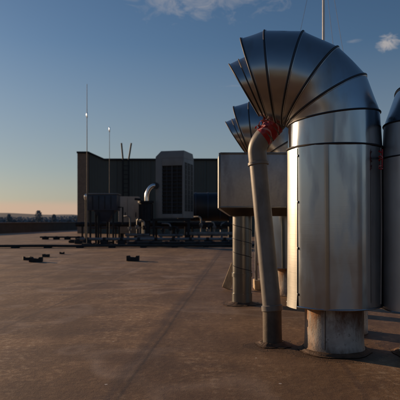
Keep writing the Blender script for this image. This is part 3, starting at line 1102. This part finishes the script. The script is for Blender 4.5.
# blue vessel
D5 = 23.0
root = empty('blue_tank', (X(212, D5), D5 + .6, 0)); tag(root, 'dark blue horizontal tank right of the tall air conditioner', 'tank')
xl, xr = X(176, D5), X(240, D5); zc, rr = (Z(192, D5) + Z(221, D5)) / 2, (Z(192, D5) - Z(221, D5)) / 2
mb = MB(); yc = D5 + rr
mb.tube([(xl, yc, zc), (xl + .08, yc, zc), (xl + .2, yc, zc), (xr - .2, yc, zc), (xr - .08, yc, zc), (xr, yc, zc)], [rr * .75, rr * .94, rr, rr, rr * .94, rr * .75], 40)
part(mb, 'shell', M['blue'], root)
for k in range(5):
    mb = MB()
    x = xl + .3 + (xr - xl - .6) * k / 4
    mb.tube([(x - .03, yc, zc), (x + .03, yc, zc)], rr + .02, 40)
    part(mb, 'band', M['navy'], root)
for x in (xl + .35, xr - .45):
    mb = MB(); mb.box((x, yc - rr * .7, .004), (x + .15, yc + rr * .7, zc - rr * .72), .01); part(mb, 'saddle', M['darksteel'], root)

# long pipe runs on low supports, across in front of the units
def pipe_run(name, label, y, z, r, xa, xb, mat, n_sup=7):
    root = empty(name, ((xa + xb) / 2, y, 0)); tag(root, label, 'pipe', 'pipe runs across the roof by the rooftop units')
    mb = MB(); mb.tube([(xa + (xb - xa) * k / 8, y, z) for k in range(9)], r, 16); part(mb, 'pipe', mat, root)
    for k in range(n_sup):
        x = xa + .25 + (xb - xa - .5) * k / (n_sup - 1)
        mb = MB()
        if z > .3:
            mb.box((x - .03, y - .03, .05), (x + .03, y + .03, z - r - .002), .004)
            mb.box((x - .12, y - .1, z - r - .001), (x + .12, y + .1, z - r + .03), .004)
        mb.box((x - .12, y - .15, .004), (x + .12, y + .15, .05 if z > .3 else z - r + .01), .01)
        part(mb, 'support', M['darksteel'], root)
        mb = MB(); mb.tube([(x - .05, y, z), (x + .05, y, z)], r + .01, 16); part(mb, 'clip', M['darksteel'], root)
pipe_run('pipe_run', 'upper dark pipe run on posts at head of the rooftop units', 22.0, .72, .09, X(76, 22), X(236, 22), M['darksteel'], 9)
pipe_run('pipe_run', 'thinner dark pipe run on posts just behind the rooftop units', 24.2, .58, .07, X(90, 24), X(236, 24), M['navy'], 8)
pipe_run('pipe_run', 'low steel blue pipe run near the roof in front of the air conditioner', 19.3, .22, .055, X(80, 19.3), X(232, 19.3), M['steel'], 9)
pipe_run('pipe_run', 'low black pipe run just above the conduit', 18.6, .12, .05, X(128, 18.6), X(236, 18.6), M['conduit'], 7)
pipe_run('pipe_run', 'low dark pipe on pads running off left behind the rubber blocks', 25.5, .11, .035, X(40, 25.5), X(84, 25.5), M['conduit'], 4)
# cable ladder raised, right
root = empty('cable_tray', (X(205, 21), 21.2, 0)); tag(root, 'raised cable tray on posts under the blue tank', 'cable tray')
xa, xb = X(186, 21), X(238, 21)
for yy in (20.9, 21.35):
    mb = MB(); mb.box((xa, yy, .33), (xb, yy + .03, .43), .004); part(mb, 'rail', M['steel'], root)
for k in range(9):
    mb = MB()
    x = xa + .1 + (xb - xa - .2) * k / 8; mb.box((x - .02, 20.93, .345), (x + .02, 21.35, .37))
    part(mb, 'rung', M['steel'], root)
for k in range(3):
    x = xa + .15 + (xb - xa - .3) * k / 2
    mb = MB(); mb.box((x - .03, 21.1, .004), (x + .03, 21.16, .329), .004); part(mb, 'post', M['darksteel'], root)

# risers with valves and handwheels between the units
def manifold(x, y, h, n, label, seed):
    rg = random.Random(seed)
    root = empty('valve_manifold', (x, y, 0)); tag(root, label, 'valves', 'valve manifolds between the rooftop units')
    mb = MB(); mb.tube([(x - .1, y, .34), (x + n * .26, y, .34)], .055, 12); mb.box((x - .05, y - .04, .004), (x + .05, y + .04, .29), .004)
    mb.box((x + n * .26 - .2, y - .04, .004), (x + n * .26 - .1, y + .04, .29), .004); part(mb, 'header', M['steel'], root)
    for k in range(n):
        xx = x + .08 + k * .26; hh = h * rg.uniform(.7, 1.1)
        mb = MB()
        d_ = rg.choice((-1, 1))
        mb.tube([(xx, y, .34), (xx, y, hh - .1), (xx + .03 * d_, y, hh - .03), (xx + .1 * d_, y + .02, hh), (xx + .32 * d_, y + .3, hh)], .03, 10)
        rs = part(mb, 'riser', M[rg.choice(('steel', 'darksteel', 'blue', 'cream'))], root)
        zc = .34 + (hh - .34) * rg.uniform(.3, .6)
        mb = MB(); mb.box((xx - .05, y - .05, zc - .06), (xx + .05, y + .05, zc + .06), .015)
        mb.tube([(xx, y - .04, zc), (xx, y - .15, zc)], .012, 8)
        mb.tube([(xx + .07 * math.cos(a * PI / 8), y - .15, zc + .07 * math.sin(a * PI / 8)) for a in range(16)], .010, 6, closed=True)
        shift(mb, root.location); mb.build('valve', M[rg.choice(('steel', 'rubber'))], rs)
manifold(X(128, 20.4), 20.4, .95, 3, 'low valve manifold in front of the cream cabinet', 2)
manifold(X(161, 19.9), 19.9, .80, 3, 'low valve manifold below the tall air conditioning unit', 3)
manifold(X(199, 21.9), 21.9, 1.0, 4, 'valve manifold in front of the dark blue tank', 6)

# low clutter by the hopper: dark blocks
for i, (px, py, w, h, lab) in enumerate(((79, 244, .35, .16, 'low dark ballast block left of the navy unit legs'),
                                         (72, 243, .28, .10, 'flat dark ballast block, farther left of the navy unit legs'),
                                         (123, 243.5, .30, .18, 'dark ballast block below the cream cabinet'))):
    d = H * F / (py - 221); x = X(px, d)
    mb = MB(); mb.box((x - w / 2, d, .004), (x + w / 2, d + .3, h), .02)
    mb.box((x - w / 2 + .04, d + .04, h - .004), (x + w / 2 - .04, d + .26, h + .03), .01)
    tag(mb.build('ballast_block', M['conduit']), lab, 'ballast block', 'ballast blocks by the rooftop units')

# ---------------------------------------------------------------- plant building behind
DB = 38.0
root = empty('plant_building', (X(160, DB), DB + 3, 0))
tag(root, 'long dark green clad rooftop building with a taller brown end wall at left', 'building')
xr = X(330, DB)
xb = X(88.5, DB)
mb = MB()
mb.prism([(xb, .004), (xr, .004), (xr, Z(160.5, DB)), (X(105, DB), Z(160.5, DB)), (xb, Z(153.5, DB))], DB, DB + 8)
part(mb, 'wall', M['clad'], root)
mb = MB(); mb.box((X(77.5, DB), DB - .05, .004), (xb - .003, DB + 8, Z(153.5, DB))); part(mb, 'end_wall', M['brick'], root)
mb = MB()
mb.box((X(104.5, DB), DB - .10, Z(160.4, DB)), (xr + .1, DB + 8.1, Z(158.6, DB)))
mb.box((X(77.0, DB), DB - .13, Z(153.3, DB)), (xb + .04, DB + 8.1, Z(151.6, DB)))
a = [Vector((xb + .043, DB - .1, Z(153.3, DB))), Vector((X(104.3, DB), DB - .1, Z(160.4, DB))), Vector((X(104.3, DB), DB - .1, Z(158.6, DB))), Vector((xb + .043, DB - .1, Z(151.8, DB)))]
b = [p + Vector((0, 8.2, 0)) for p in a]
mb.loft([a, b], smooth=False); mb.cap(a, True); mb.cap(b)
part(mb, 'coping', M['darksteel'], root)
for px in (116, 140, 152, 205, 218, 240, 262, 300):
    mb = MB()
    mb.box((X(px, DB) - .05, DB - .04, .01), (X(px, DB) + .05, DB - .003, Z(161, DB)), .005)
    part(mb, 'pilaster', M['clad'], root)
# roof access ladder
root = empty('access_ladder', (X(125, DB - .3), DB - .3, 0)); tag(root, 'steel access ladder with two tall handrails on the green building', 'ladder')
dl = DB - .32
for (pt, pb) in ((121.3, 123), (131.2, 128.6)):
    mb = MB(); mb.tube([(X(pb, dl), dl, .01), (X(pb, dl), dl, Z(160, dl)), (X(pt, dl), dl + .05, Z(143, dl))], .055, 10); part(mb, 'rail', M['darksteel'], root)
for k in range(15):
    z = .4 + k * .30
    mb = MB(); mb.tube([(X(123, dl), dl, z), (X(128.6, dl), dl, z)], .022, 8); part(mb, 'rung', M['darksteel'], root)

# unseen clad rooms added behind the viewpoint to put dark bands in the metal
def reflection_block(label, x0, x1, y0, y1, h, mat):
    root = empty('reflection_block', ((x0 + x1) / 2, (y0 + y1) / 2, 0)); tag(root, label, 'reflection block', 'blocks added behind the viewpoint for reflections')
    mb = MB(); mb.box((x0, y0, .004), (x1, y1, h)); part(mb, 'wall', mat, root)
    mb = MB(); mb.box((x0 - .1, y0 - .1, h + .002), (x1 + .1, y1 + .1, h + .14), .02); part(mb, 'coping', M['stone'], root)
    mb = MB(); mb.box((x0 + .8, y1 + .003, .05), (x0 + 1.7, y1 + .04, 2.1), .005); part(mb, 'door', M['steel'], root)
reflection_block('dark clad block added behind the viewpoint, for reflections in the metal at left', -9.0, -2.2, -16, -10, 3.4, M['clad'])
reflection_block('long clad block added behind the viewpoint to the right, for reflections', 9, 16, -14, -9, 3.0, M['clad'])

# ---------------------------------------------------------------- camera
cam = bpy.data.cameras.new('camera')
cam.lens = 50; cam.sensor_width = 36
cam.shift_y = 21 / 400
cam.clip_end = 20000
cam.dof.use_dof = True; cam.dof.focus_distance = 3.5; cam.dof.aperture_fstop = 5.6
co = bpy.data.objects.new('camera', cam); COL.objects.link(co)
co.location = (0, 0, H); co.rotation_euler = (R(90), 0, 0)
sc.camera = co

# ---------------------------------------------------------------- light
EL, AZ = 12.0, -53.0          # azimuth from +Y, negative = left
to_sun = Vector((math.sin(R(AZ)) * math.cos(R(EL)), math.cos(R(AZ)) * math.cos(R(EL)), math.sin(R(EL))))
sl = bpy.data.lights.new('sun', 'SUN'); sl.energy = 5.0; sl.angle = R(.5); sl.color = (1, .68, .41)
so = bpy.data.objects.new('sun', sl); COL.objects.link(so)
so.rotation_euler = to_sun.to_track_quat('Z', 'Y').to_euler()
so.location = to_sun * 50

w = bpy.data.worlds.new('World'); sc.world = w; w.use_nodes = True
nt = w.node_tree; L = nt.links
bg = nt.nodes['Background']
sky = nt.nodes.new('ShaderNodeTexSky'); sky.sky_type = 'NISHITA'; sky.sun_disc = False
sky.sun_elevation = R(EL); sky.sun_rotation = R(AZ)
sky.altitude = 0; sky.air_density = 1.0; sky.dust_density = .6; sky.ozone_density = 3.0
tcn = nt.nodes.new('ShaderNodeTexCoord').outputs['Generated']
sp = nt.nodes.new('ShaderNodeSeparateXYZ'); L.new(tcn, sp.inputs[0])
SKY = sky.outputs[0]
# clouds: wisps at real directions in the sky
def cloud(px, py, rx, rz, scale, stretch, thr, dist=1.2):
    dirv = P(px, py, 1.0) - Vector((0, 0, H)); dirv.normalize()
    sx = nt.nodes.new('ShaderNodeVectorMath'); sx.operation = 'SUBTRACT'; L.new(tcn, sx.inputs[0]); sx.inputs[1].default_value = dirv
    s2 = nt.nodes.new('ShaderNodeSeparateXYZ'); L.new(sx.outputs[0], s2.inputs[0])
    ax_ = mth(nt, 'DIVIDE', s2.outputs[0], rx); az_ = mth(nt, 'DIVIDE', s2.outputs[2], rz); ay_ = mth(nt, 'DIVIDE', s2.outputs[1], .5)
    rr = mth(nt, 'ADD', mth(nt, 'ADD', mth(nt, 'MULTIPLY', ax_, ax_), mth(nt, 'MULTIPLY', az_, az_)), mth(nt, 'MULTIPLY', ay_, ay_))
    mask = ramp(nt, mth(nt, 'SQRT', rr), [(0, 1), (1, 0)])
    n = tex(nt, scale, 5, .66, vec=tcn, stretch=stretch, dist=dist)
    return ramp(nt, mth(nt, 'MULTIPLY', n, mask), [(thr, 0), (thr + .20, 1)])
cl = cloud(205, -6, .30, .100, 17, (1, 1, 1.7), .29, 1.2)
cl2 = cloud(389, 43, .038, .028, 42, (1, 1, 1.7), .24)
cl3 = cloud(352, 42, .05, .010, 26, (1, 1, 4), .34)
cl4 = cloud(230, 86, .06, .006, 20, (1, 1, 6), .34)
cm = mth(nt, 'ADD', mth(nt, 'MULTIPLY', cl, .36), mth(nt, 'MULTIPLY', cl2, .8), clamp=True)
cm = mth(nt, 'ADD', cm, mth(nt, 'MULTIPLY', mth(nt, 'ADD', cl3, cl4), .2), clamp=True)
SKYC = SKY
# a faint peach haze low on the horizon
pale = ramp(nt, sp.outputs[2], [(0.0, 1), (.12, .8), (.30, 0)])
SKYC = mix(nt, mth(nt, 'MULTIPLY', pale, .45), SKYC, (4.3, 4.2, 4.3))
deep = ramp(nt, sp.outputs[2], [(.06, 0), (.42, 1)])
SKYC = mix(nt, mth(nt, 'MULTIPLY', deep, .5), SKYC, (.56, .74, .90), 'MULTIPLY')
hz = ramp(nt, sp.outputs[2], [(0.0, 1), (.026, .9), (.037, .12), (.09, 0)])
SKYC = mix(nt, mth(nt, 'MULTIPLY', hz, .7), SKYC, (8.6, 5.6, 4.1))
SKYC = mix(nt, cm, SKYC, (6.2, 5.7, 5.5))
L.new(SKYC, bg.inputs['Color'])
bg.inputs['Strength'].default_value = .075

sc.view_settings.view_transform = 'Standard'
sc.view_settings.look = 'None'
sc.view_settings.exposure = 0
sc.render.engine = 'CYCLES'
sc.cycles.max_bounces = 6; sc.cycles.diffuse_bounces = 3; sc.cycles.glossy_bounces = 4
sc.world.cycles.sampling_method = 'MANUAL'; sc.world.cycles.sample_map_resolution = 512
try:
    sc.cycles.use_denoising = True
except Exception:
    pass
